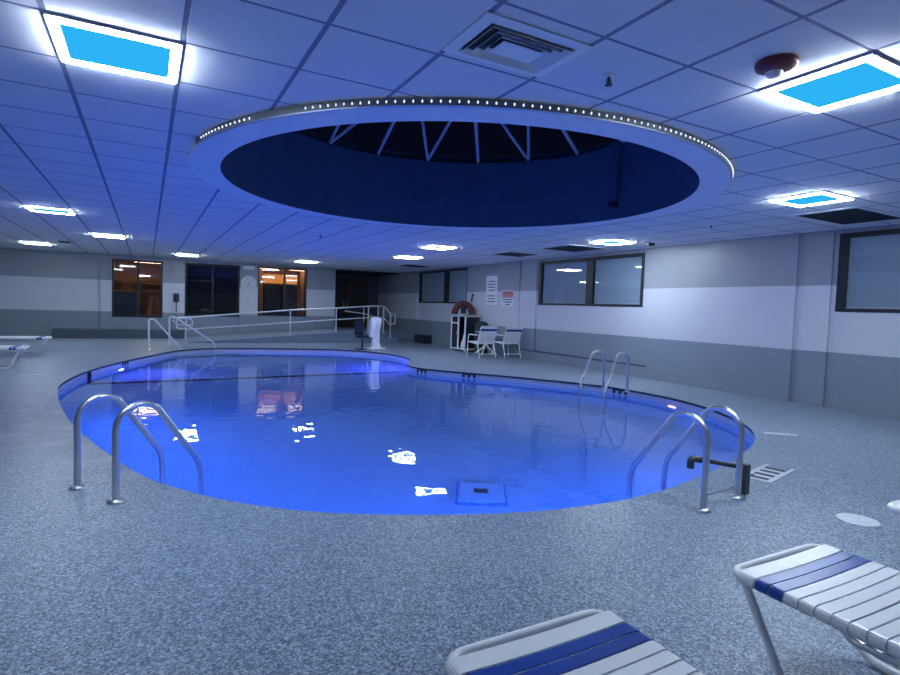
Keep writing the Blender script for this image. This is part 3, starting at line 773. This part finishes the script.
l0 = make_lounger('white strap lounger with blue end straps at the bottom center', (0.695, 1.295, 0), 0, lg)
dup(l0, (1.90, 1.295, 0), 0, 'white strap lounger with blue end straps at the lower right')
dup(l0, (3.33, 1.42, 0), 0, 'lounger at the right frame edge, only its frame corner showing')
dup(l0, (-1.85, 12.55, 0), radians(-90), 'nearer of the two white loungers by the far left wall')
dup(l0, (-1.85, 15.25, 0), radians(-90), 'farther of the two white loungers by the far left wall')

# ------------------------------------------------------------------ deck plates and depth markers
m_ = MB(); m_.lathe([(0.12,0.0),(0.12,0.004),(0.112,0.006)], 32)
tagit(m_.build('deck_drain', M['mark_tile'], loc=(4.14,1.89,0)), 'round white lid in the deck beside the right lounger', 'drain')
m_ = MB(); m_.box(-0.17,0.17,-0.04,0.04,0,0.004)
tagit(m_.build('deck_plate', M['mark_tile'], loc=(6.37,3.75,0), rz=radians(-42), bevel=0.002), 'narrow white plate in the deck beyond the right near ladder', 'plate')
m_ = MB(); m_.box(-0.2,0.2,-0.05,0.05,0,0.004)
tagit(m_.build('deck_plate', M['mark_tile'], loc=(-1.62,11.2,0), rz=radians(5), bevel=0.002), 'narrow white plate in the deck left of the pool', 'plate')
dm = thing('deck_marker', 'white depth marker with dark lettering by the right near ladder', 'depth marker', (4.66,2.82,0), radians(14))
m_ = MB(); m_.box(-0.30,0.30,-0.115,-0.09,0,0.004); m_.box(-0.30,0.30,0.09,0.115,0,0.004); m_.box(-0.30,0.12,-0.09,0.09,0,0.003); m_.build('marker_tile', M['mark_tile'], dm)
m_ = MB()
for k in range(4): m_.box(-0.26+0.13*k,-0.20+0.13*k,-0.075,0.075,0.003,0.005)
m_.box(-0.13,-0.08,-0.075,-0.05,0.003,0.005); m_.box(-0.20,-0.16,0.05,0.075,0.003,0.005)
label_part(m_.build('marker_lettering', M['mark_ink'], dm), 'dark lettering')
def on_edge(x, y):
    i = min(range(len(WALLP)), key=lambda k: hypot(WALLP[k][0]-x, WALLP[k][1]-y)); a, b = WALLP[i-1], WALLP[(i+1)%len(WALLP)]
    return WALLP[i][0], WALLP[i][1], atan2(b[1]-a[1], b[0]-a[0])
for (x,y,lab) in ((5.10,10.75,'dark depth mark on the pool wall near the shallow end corner'),(5.85,9.85,'dark depth mark on the far pool wall below the patio chairs'),(7.3,7.15,'dark depth mark on the pool wall beside the far ladder'),(-0.3,13.4,'dark depth mark on the pool wall by the left lounger')):
    px, py, an = on_edge(x, y)
    t = thing('depth_mark', lab, 'depth marker', (px, py, WATER), an, 'depth marks on the pool wall')
    m_ = MB()
    for k in range(3): m_.box(-0.15+0.12*k,-0.09+0.12*k,0.004,0.008,0.012,0.08)
    m_.box(-0.10,0.10,0.004,0.008,0.062,0.08)
    m_.build('mark_lettering', M['mark_ink'], t)

# ------------------------------------------------------------------ pool drain cover and lights in the pool
dr = thing('drain_cover', 'square pale drain cover with dark center on the pool floor', 'drain', (3.05, 4.83, depth(3.05,4.83)), radians(-30))
m_ = MB(); m_.box(-0.24,0.24,-0.24,0.24,0.03,0.10); m_.build('cover_plate', M['basin'], dr, bevel=0.02)
m_ = MB(); m_.box(-0.26,0.26,-0.26,0.26,0.0,0.035); m_.build('cover_rim', plain('blue drain rim', (0.18,0.32,0.6), 0.5, noise=0.1), dr)
m_ = MB(); m_.box(-0.08,0.07,-0.07,0.05,0.10,0.112); label_part(m_.build('drain_opening', M['navy'], dr, bevel=0.02), 'dark opening')
BLUE = (0.026, 0.13, 1.0)
pl = [(-0.95,8.4),(-0.55,6.4),(0.15,4.3),(1.5,3.13),(3.1,2.83),(5.0,3.3),(5.66,12.4),(-0.45,13.1),(7.35,6.0)]  # light left of the shallow end is added to brighten the water there
pinks = 8
lab_pl = ['left side behind the near left ladder','left near curve beside the ladder','near left curve below the deck','near edge left of the drain','near edge under the right ladder','right near curve past the ladder','inner corner of the shallow end','left side of the shallow end, added to brighten it','far right side glowing pink']
for i, (x,y) in enumerate(pl):
    px, py, an = on_edge(x, y)
    # inward normal is to the left of the counter-clockwise direction
    nx, ny = -sin(an), cos(an)
    zl = -0.42
    t = thing('pool_light', 'underwater pool light in the pool wall at the '+lab_pl[i], 'pool light', (px, py, zl if i != pinks else -0.26), an, 'underwater pool lights')
    m_ = MB(); m_.tube([(0.11*cos(2*pi*k/24), 0.015, 0.11*sin(2*pi*k/24)) for k in range(24)], 0.015, 8, closed=True); m_.build('light_rim', M['steel'], t, smooth=True)
    m_ = MB(); m_.add([(0.1*cos(2*pi*k/24), 0.012, 0.1*sin(2*pi*k/24)) for k in range(24)]+[(0,0.02,0)], [(k,(k+1)%24,24) for k in range(24)]); m_.build('light_lens', M['lens_pink'] if i == pinks else M['lens_blue'], t)
    if i == pinks: continue
    ld_ = bpy.data.lights.new('pool_lamp', 'AREA'); ld_.shape = 'DISK'; ld_.size = 0.2; ld_.color = BLUE if i < 6 else (0.09, 0.09, 1.0)
    ld_.energy = 28 if i < 6 else (80 if i == 6 else 34); ld_.spread = radians(180)
    lo = bpy.data.objects.new('pool_lamp', ld_); C.objects.link(lo)
    lo.location = (px+nx*0.06, py+ny*0.06, zl)
    lo.rotation_euler = Vector((nx, ny, 0.0)).to_track_quat('-Z', 'Z').to_euler()

# ------------------------------------------------------------------ right wall furniture
cb = thing('towel_cabinet', 'tall white framed cabinet with dark panels against the right wall', 'cabinet', (8.42, 14.58, 0))
cw, cd_, chh = 0.56, 0.88, 1.10
m_ = MB()
for x in (0.02, cw-0.02):
    for y in (0.02, cd_-0.02): m_.box(x-0.022, x+0.022, y-0.022, y+0.022, 0, chh-0.03)
m_.box(-0.002,0.042,cd_*0.5-0.022,cd_*0.5+0.022,0.07,chh-0.03)
for z in (0.06, ): m_.box(0,cw,0,0.04,z,z+0.04); m_.box(0,cw,cd_-0.04,cd_,z,z+0.04); m_.box(0,0.04,0,cd_,z,z+0.04); m_.box(cw-0.04,cw,0,cd_,z,z+0.04)
m_.build('frame', M['white_metal'], cb, bevel=0.006)
m_ = MB(); m_.box(-0.02,cw+0.02,-0.02,cd_+0.02,chh-0.04,chh); m_.build('top', M['tabletop'], cb, bevel=0.006)
m_ = MB(); m_.box(0.04,cw-0.04,0.012,0.028,0.10,chh-0.05); label_part(m_.build('side_panel', M['dark'], cb), 'dark side panel')
m_ = MB(); m_.box(cw-0.03,cw-0.012,0.04,cd_-0.04,0.10,chh-0.05); m_.build('back_panel', M['dark'], cb)
m_ = MB(); m_.box(0.04,cw-0.04,cd_-0.028,cd_-0.012,0.10,chh-0.05); label_part(m_.build('side_panel', M['dark'], cb), 'dark side panel')
m_ = MB(); m_.box(0.012,0.03,cd_*0.5+0.03,cd_-0.05,0.10,0.84); dd = label_part(m_.build('door', M['dark'], cb), 'dark front door')
m_ = MB(); m_.tube([(0.0,cd_*0.5+0.06,0.5),(0.0,cd_*0.5+0.06,0.62)],0.007,6); m_.build('handle', M['steel'], dd)
m_ = MB(); m_.box(0.004,0.035,cd_*0.5+0.03,cd_-0.05,0.84,0.88); m_.build('drawer_rail', M['white_metal'], cb)
m_ = MB(); m_.box(0.012,0.03,cd_*0.5+0.03,cd_-0.05,0.89,chh-0.06); m_.build('drawer', M['dark'], cb)
m_ = MB(); m_.box(0.03,cw-0.04,0.04,cd_-0.04,0.075,0.095); m_.build('shelf', M['charcoal'], cb)
# white bottle-like bundle standing in the open bay
m_ = MB(); m_.lathe([(0.09,0.0),(0.11,0.05),(0.10,0.16),(0.05,0.28),(0.035,0.36),(0.03,0.42),(0.01,0.43)], 20)
tagit(m_.build('towel_bundle', M['cloth'], loc=(8.56,14.84,0.096), smooth=True), 'white bundle standing in the open bay of the dark cabinet', 'towel')
# red and black bag on top
bg = thing('life_vest', 'dark red and black arched bundle lying on top of the cabinet', 'life vest', (8.64, 15.1, chh), radians(-33))
m_ = MB(); n=16
arc = [(0.27*cos(pi*k/n), 0.0, 0.03+0.33*sin(pi*k/n)) for k in range(n+1)]
m_.tube(arc, 0.10, 12)
m_.v = [(x, y, max(0.0, z)) for x,y,z in m_.v]; m_.build('vest_body', M['red'], bg, smooth=True)
m_ = MB(); m_.tube([(0,0,0.0+0.06),(0,-0.02,0.2),(0,0,0.43)],0.085,10); label_part(m_.build('vest_panel', M['dark'], bg, smooth=True), 'black middle panel')
for s_ in (-1,1):
    m_ = MB(); m_.tube([(s_*0.24,-0.06,0.06),(s_*0.17,-0.08,0.22)],0.02,8); m_.build('vest_strap', M['charcoal'], bg, smooth=True)
# bin beside the cabinet
bn = thing('waste_bin', 'dark waste bin between the cabinet and the patio chair', 'bin', (8.76, 14.20, 0))
m_ = MB(); m_.lathe([(0.17,0.0),(0.20,0.45),(0.21,0.78)], 28); m_.build('bin_body', M['charcoal'], bn, smooth=True)
m_ = MB(); m_.lathe([(0.225,0.78),(0.225,0.83),(0.17,0.92),(0.06,0.95)], 28); m_.build('bin_lid', M['dark'], bn, smooth=True)
# table
tb = thing('patio_table', 'small round patio table with splayed white legs between the chairs', 'table', (8.50, 13.50, 0))
m_ = MB(); m_.lathe([(0.29,0.655),(0.305,0.66),(0.305,0.675),(0.29,0.68)], 40); m_.build('tabletop', M['tabletop'], tb, smooth=True)
m_ = MB(); m_.lathe([(0.03,0.28),(0.028,0.655)], 16); m_.build('pedestal', M['white_metal'], tb, smooth=True)
for k in range(4):
    a = radians(35+90*k); m_ = MB(); m_.tube(fillet([(0.02*cos(a),0.02*sin(a),0.46),(0.05*cos(a),0.05*sin(a),0.25),(0.34*cos(a),0.34*sin(a),0.018)],0.1,5),0.018,8); m_.build('leg', M['white_metal'], tb, smooth=True)
def make_chair(lab, loc, rz):
    """faces local -y"""
    t = thing('patio_chair', lab, 'chair', loc, rz, 'white strap patio chairs by the right wall')
    w, d, h = 0.52, 0.50, 0.42; r = 0.014
    for x in (-w/2, w/2):
        m_ = MB(); m_.tube(fillet([(x,-d/2-0.02,r),(x,-d/2+0.02,0.62),(x,d/2-0.04,0.62)],0.08,5),r,8); m_.build('front_leg', M['white_metal'], t, smooth=True)
        m_ = MB(); m_.tube([(x,d/2+0.10,r),(x,d/2-0.02,0.40)],r,8); m_.build('rear_leg', M['white_metal'], t, smooth=True)
    m_ = MB(); m_.tube(fillet([(-w/2,d/2+0.02,0.38),(-w/2,-d/2,0.42),(w/2,-d/2,0.42),(w/2,d/2+0.02,0.38)],0.04,4),r,8); m_.tube([(-w/2,d/2+0.07,0.12),(w/2,d/2+0.07,0.12)],r*0.8,8); m_.build('seat_frame', M['white_metal'], t, smooth=True)
    m_ = MB(); m_.tube(fillet([(-w/2,d/2-0.04,0.36),(-w/2,d/2+0.14,0.86),(w/2,d/2+0.14,0.86),(w/2,d/2-0.04,0.36)],0.05,4),r,8); m_.build('back_frame', M['white_metal'], t, smooth=True)
    for k in range(7):
        y = -d/2+0.02+k*0.066; m_ = MB(); m_.box(-w/2-0.012,w/2+0.012,y,y+0.056,0.415-0.04*k/7,0.430-0.04*k/7); m_.build('seat_strap', M['strap_white'], t, bevel=0.004)
    for k in range(7):
        u = 0.12+k*0.125; y = d/2-0.04+0.18*u; z = 0.36+0.5*u
        m_ = MB(); m_.add([(-w/2-0.01,y,z),(w/2+0.01,y,z),(w/2+0.01,y+0.018,z+0.055),(-w/2-0.01,y+0.018,z+0.055),(-w/2-0.01,y+0.014,z-0.003),(w/2+0.01,y+0.014,z-0.003),(w/2+0.01,y+0.032,z+0.052),(-w/2-0.01,y+0.032,z+0.052)],
            [(0,1,2,3),(7,6,5,4),(0,4,5,1),(1,5,6,2),(2,6,7,3),(3,7,4,0)])
        o = m_.build('back_strap', M['strap_blue'] if k == 5 else M['strap_white'], t)
        if k == 5: label_part(o, 'blue back strap')
    return t
c0 = make_chair('white patio chair with a blue back strap right of the small table', (8.76, 12.86, 0), radians(180))
dup(c0, (7.98, 12.93, 0), radians(182), 'white patio chair left of the small table beside the cabinet')
# signs
sg = thing('rules_sign', 'tall white notice with dark text lines on the right wall', 'sign', (XR-0.001, 14.12, 1.45))
m_ = MB(); m_.box(-0.012,0,-0.30,0.30,0.0,0.86); m_.build('sign_board', M['paper'], sg, bevel=0.003)
m_ = MB()
for k in range(8):
    z = 0.08+0.085*k
    if k in (3,): continue
    m_.box(-0.015,-0.012,-0.23+0.02*(k%3),0.23-0.03*((k*2)%3),z,z+0.03)
m_.build('sign_text', M['ink'], sg)
sg = thing('warning_sign', 'small white notice with red heading beside the tall notice', 'sign', (XR-0.001, 13.25, 1.42))
m_ = MB(); m_.box(-0.012,0,-0.29,0.29,0.0,0.45); m_.build('sign_board', M['paper'], sg, bevel=0.003)
m_ = MB(); m_.box(-0.015,-0.012,-0.27,0.27,0.24,0.43); label_part(m_.build('sign_heading', M['redink'], sg), 'faded red heading')
m_ = MB(); m_.box(-0.017,-0.015,-0.2,0.2,0.36,0.38); m_.box(-0.015,-0.012,-0.24,0.24,0.17,0.20); m_.box(-0.015,-0.012,-0.2,0.2,0.10,0.13); m_.box(-0.015,-0.012,-0.12,0.12,0.03,0.06); m_.build('sign_text', M['ink'], sg)
# hook on the pilaster
m_ = MB(); m_.tube([(-0.02,0,0.22),(-0.03,0.02,0.1),(-0.02,0.05,0.0)],0.02,8); m_.box(-0.02,0,-0.05,0.05,0.18,0.26)
tagit(m_.build('wall_hook', M['charcoal'], loc=(XR,15.2,1.52)), 'small dark hook on the white band left of the notices', 'hook')

# ------------------------------------------------------------------ pool lift under a cover
lf = thing('pool_lift', 'pool lift draped in a white cover at the far pool edge', 'pool lift', (5.97, 15.72, 0), radians(20))
m_ = MB(); m_.box(-0.28,0.28,-0.22,0.22,0.0,0.06); m_.build('base_plate', M['rail_paint'], lf, bevel=0.02)
m_ = MB(); m_.lathe([(0.17,0.05),(0.13,0.14),(0.115,0.30),(0.125,0.5),(0.15,0.72),(0.165,0.86),(0.13,0.93),(0.05,0.96)], 36, 0.05, 0, wob=lambda a,j: 1+0.18*sin(4*a+j*0.5)); m_.build('cover', M['cloth'], lf, smooth=True)
m_ = MB(); m_.add([(-0.02,-0.10,0.90),(-0.16,-0.06,0.88),(-0.24,-0.10,0.40),(-0.20,-0.14,0.38),(-0.10,-0.15,0.66),(-0.02,0.06,0.90),(-0.15,0.06,0.88),(-0.22,0.0,0.40),(-0.19,-0.02,0.38),(-0.09,0.02,0.66)],
  [(0,1,2,3,4),(9,8,7,6,5),(0,5,6,1),(1,6,7,2),(2,7,8,3),(3,8,9,4),(4,9,5,0)]); m_.build('cover_flap', M['cloth'], lf)
m_ = MB(); m_.box(-0.46,-0.13,0.06,0.36,0.34,0.42); m_.box(-0.46,-0.13,0.32,0.38,0.42,0.84); label_part(m_.build('lift_seat', M['navy'], lf, bevel=0.03), 'navy seat')
m_ = MB(); m_.tube([(-0.33,0.15,0.02),(-0.33,0.15,0.32)],0.03,8); m_.box(-0.5,-0.15,0.0,0.3,0.0,0.03); m_.build('seat_post', M['charcoal'], lf)

# ------------------------------------------------------------------ back wall items
ck = thing('wall_clock', 'round white wall clock on the pillar between back windows', 'clock', (3.22, YB-0.062, 1.96))
def disc_y(mb, r, y0, y1, n=40, r2=None):
    r2 = r2 or r
    mb.add([(r*cos(2*pi*k/n), y0, r*sin(2*pi*k/n)) for k in range(n)]+[(r2*cos(2*pi*k/n), y1, r2*sin(2*pi*k/n)) for k in range(n)],
      [tuple(range(n)), tuple(range(2*n-1,n-1,-1))]+[(k,n+k,n+(k+1)%n,(k+1)%n) for k in range(n)])
m_ = MB(); disc_y(m_, 0.24, -0.02, 0.0); m_.build('clock_face', M['clockface'], ck)
m_ = MB(); m_.tube([(0.245*cos(2*pi*k/40), -0.015, 0.245*sin(2*pi*k/40)) for k in range(40)], 0.022, 8, closed=True); m_.build('clock_rim', M['white'], ck, smooth=True)
m_ = MB()
for k in range(12):
    a = pi*k/6; m_.tube([(0.17*cos(a),-0.022,0.17*sin(a)),(0.20*cos(a),-0.022,0.20*sin(a))],0.008,6)
m_.build('hour_marks', M['ink'], ck)
m_ = MB(); m_.tube([(0,-0.026,0),(0.09,-0.026,0.06)],0.009,6); m_.build('hour_hand', M['ink'], ck)
m_ = MB(); m_.tube([(0,-0.028,0),(-0.04,-0.028,-0.15)],0.007,6); m_.build('minute_hand', M['ink'], ck)
m_ = MB(); m_.box(-0.2,0.2,-0.06,0.01,0,0.14); tagit(m_.build('emergency_light', M['white'], loc=(3.22,YB-0.06,2.44), bevel=0.015), 'small pale box above the round wall clock', 'wall box')
ph = thing('wall_phone', 'dark wall phone with hanging cord beside the second back window', 'phone', (0.88, YB-0.062, 1.20))
m_ = MB(); m_.box(-0.09,0.09,-0.07,0,0.02,0.30); m_.build('phone_body', M['charcoal'], ph, bevel=0.015)
m_ = MB(); m_.tube(fillet([(-0.03,-0.075,0.28),(-0.03,-0.12,0.26),(-0.03,-0.12,0.08),(-0.03,-0.075,0.05)],0.03,3),0.024,8); m_.build('handset', M['dark'], ph, smooth=True)
m_ = MB(); m_.tube(fillet([(0,-0.05,0.02),(0.02,-0.05,-0.28),(0.0,-0.05,-0.33),(-0.03,-0.05,-0.25)],0.05,4),0.010,8); m_.build('cord', M['charcoal'], ph, smooth=True)
# office behind the left window
m_ = MB(); m_.box(-0.45,0.45,-0.16,0.16,-0.05,0.0)
tagit(m_.build('office_lamp', M['lamp_warm'], loc=(0.05, YB+1.6, CEIL-0.045)), 'warm ceiling lamp inside the left back room', 'ceiling light')
pt_ = MB(); pt_.box(-0.5,0.5,-0.25,0.25,0.0,1.45); pt_ = pt_
ot = thing('office_counter', 'grey blue counter behind the leftmost back window', 'counter', (-0.75, YB+0.9, 0))
m_ = MB(); m_.box(-0.45,0.45,-0.3,0.3,0.0,1.50); m_.build('counter_body', plain('blue grey laminate', (0.10,0.13,0.18),0.5,noise=0.08), ot, bevel=0.01)
m_ = MB(); m_.box(-0.48,0.48,-0.33,0.33,1.50,1.55); m_.build('counter_top', M['orange'], ot, bevel=0.01)
bx = MB(); bx.box(-0.14,0.14,-0.12,0.12,0.0,0.30); tagit(bx.build('orange_box', M['orange'], loc=(-0.62,YB+0.85,1.551), bevel=0.01), 'orange box standing on the blue grey counter', 'box')
af = thing('folding_sign', 'orange folding floor stand shaped like an A inside the back room', 'floor stand', (0.22, YB+0.75, 0))
for s_ in (-1,1):
    m_ = MB(); m_.prism_y([(s_*0.02,1.42),(s_*0.13,1.40),(s_*0.30,0.0),(s_*0.13,0.0)], -0.03, 0.03); m_.build('leg_panel', M['orange'], af)
m_ = MB(); m_.box(-0.13,0.13,-0.025,0.025,0.9,1.0); m_.build('cross_bar', M['orange'], af)
tbk = thing('office_shelf', 'brown shelf unit at the back of the left room', 'shelf', (-0.2, YB+3.5, 0))
for x in (-1.0,-0.02,0.9): m_ = MB(); m_.box(x-0.03,x+0.03,-0.25,0.25,0,1.9); m_.build('upright', M['brown'], tbk)
for z in (0.3,0.75,1.2,1.6,1.9): m_ = MB(); m_.box(-1.0,0.9,-0.25,0.25,z,z+0.04); m_.build('shelf_board', M['brown'], tbk)
# lobby behind the orange window: two dark vending cabinets with lit heads
def machine(loc, lab):
    t = thing('display_cabinet', lab, 'cabinet', loc, 0, 'dark cabinets with orange lit heads')
    m_ = MB(); m_.box(-0.30,0.30,-0.3,0.3,0.0,2.04); m_.build('cabinet_body', M['brown'], t, bevel=0.02)
    m_ = MB(); m_.box(-0.26,0.26,-0.32,-0.3,0.85,1.98); m_.build('cabinet_front', M['charcoal'], t, bevel=0.01)
    m_ = MB(); m_.box(-0.28,0.28,-0.31,0.3,2.04,2.40); label_part(m_.build('lit_head', M['warm_panel'], t, bevel=0.02), 'orange lit head')
    return t
mc = machine((4.30, YB+1.5, 0), 'dark cabinet with orange lit head at the left of the bright back window')
dup(mc, (4.96, YB+1.5, 0), label='dark cabinet with orange lit head at the right of the bright back window')
for x_, lab in ((3.86,'tan post at the left inside the bright back window'),(5.45,'orange post at the right inside the bright back window')):
    m_ = MB(); m_.box(-0.07,0.07,-0.07,0.07,0,CEIL-0.04); tagit(m_.build('lobby_post', M['orange'], loc=(x_, YB+1.25, 0), bevel=0.01), lab, 'post', 'posts inside the bright back window')
m_ = MB(); m_.box(-0.4,0.4,-0.12,0.12,-0.05,0.0); tagit(m_.build('lobby_lamp', M['lamp_lobby'], loc=(4.0, YB+0.8, CEIL-0.048)), 'warm strip lamp at the top left inside the bright back window', 'ceiling light')
m_ = MB(); m_.box(-0.4,0.4,-0.12,0.12,-0.05,0.0); tagit(m_.build('lobby_lamp', M['lamp_lobby'], loc=(5.3, YB+0.9, CEIL-0.048)), 'warm strip lamp at the top right inside the bright back window', 'ceiling light')

# ------------------------------------------------------------------ world, camera, view
w = bpy.data.worlds.new('night'); sc.world = w; w.use_nodes = True
w.node_tree.nodes['Background'].inputs['Color'].default_value = (0.004, 0.005, 0.02, 1)
w.node_tree.nodes['Background'].inputs['Strength'].default_value = 0.3
cam = bpy.data.cameras.new('camera'); co = bpy.data.objects.new('camera', cam); C.objects.link(co)
f_, yaw, pit, rol = 559.535, 0.497550, -0.0524596, 0.0333507
cam.sensor_fit = 'HORIZONTAL'; cam.sensor_width = 36; cam.lens = f_/900*36; cam.clip_start = 0.05; cam.clip_end = 200
fwd = Vector((sin(yaw)*cos(pit), cos(yaw)*cos(pit), sin(pit))); r_ = Vector((cos(yaw), -sin(yaw), 0)); u_ = r_.cross(fwd)
R2 = r_*cos(rol)+u_*sin(rol); U2 = -r_*sin(rol)+u_*cos(rol)
mat = Matrix((R2, U2, -fwd)).transposed().to_4x4(); mat.translation = Vector((0,0,1.31))
co.matrix_world = mat; sc.camera = co
sc.view_settings.view_transform = 'Standard'; sc.view_settings.look = 'None'
sc.view_settings.exposure = 0.35; sc.view_settings.gamma = 1.0
sc.cycles.max_bounces = 10; sc.cycles.diffuse_bounces = 5; sc.cycles.glossy_bounces = 5; sc.cycles.transmission_bounces = 8; sc.cycles.transparent_max_bounces = 8
sc.cycles.caustics_refractive = True; sc.cycles.caustics_reflective = False
sc.cycles.sample_clamp_indirect = 4.0; sc.cycles.blur_glossy = 0.5
sc.cycles.use_denoising = True
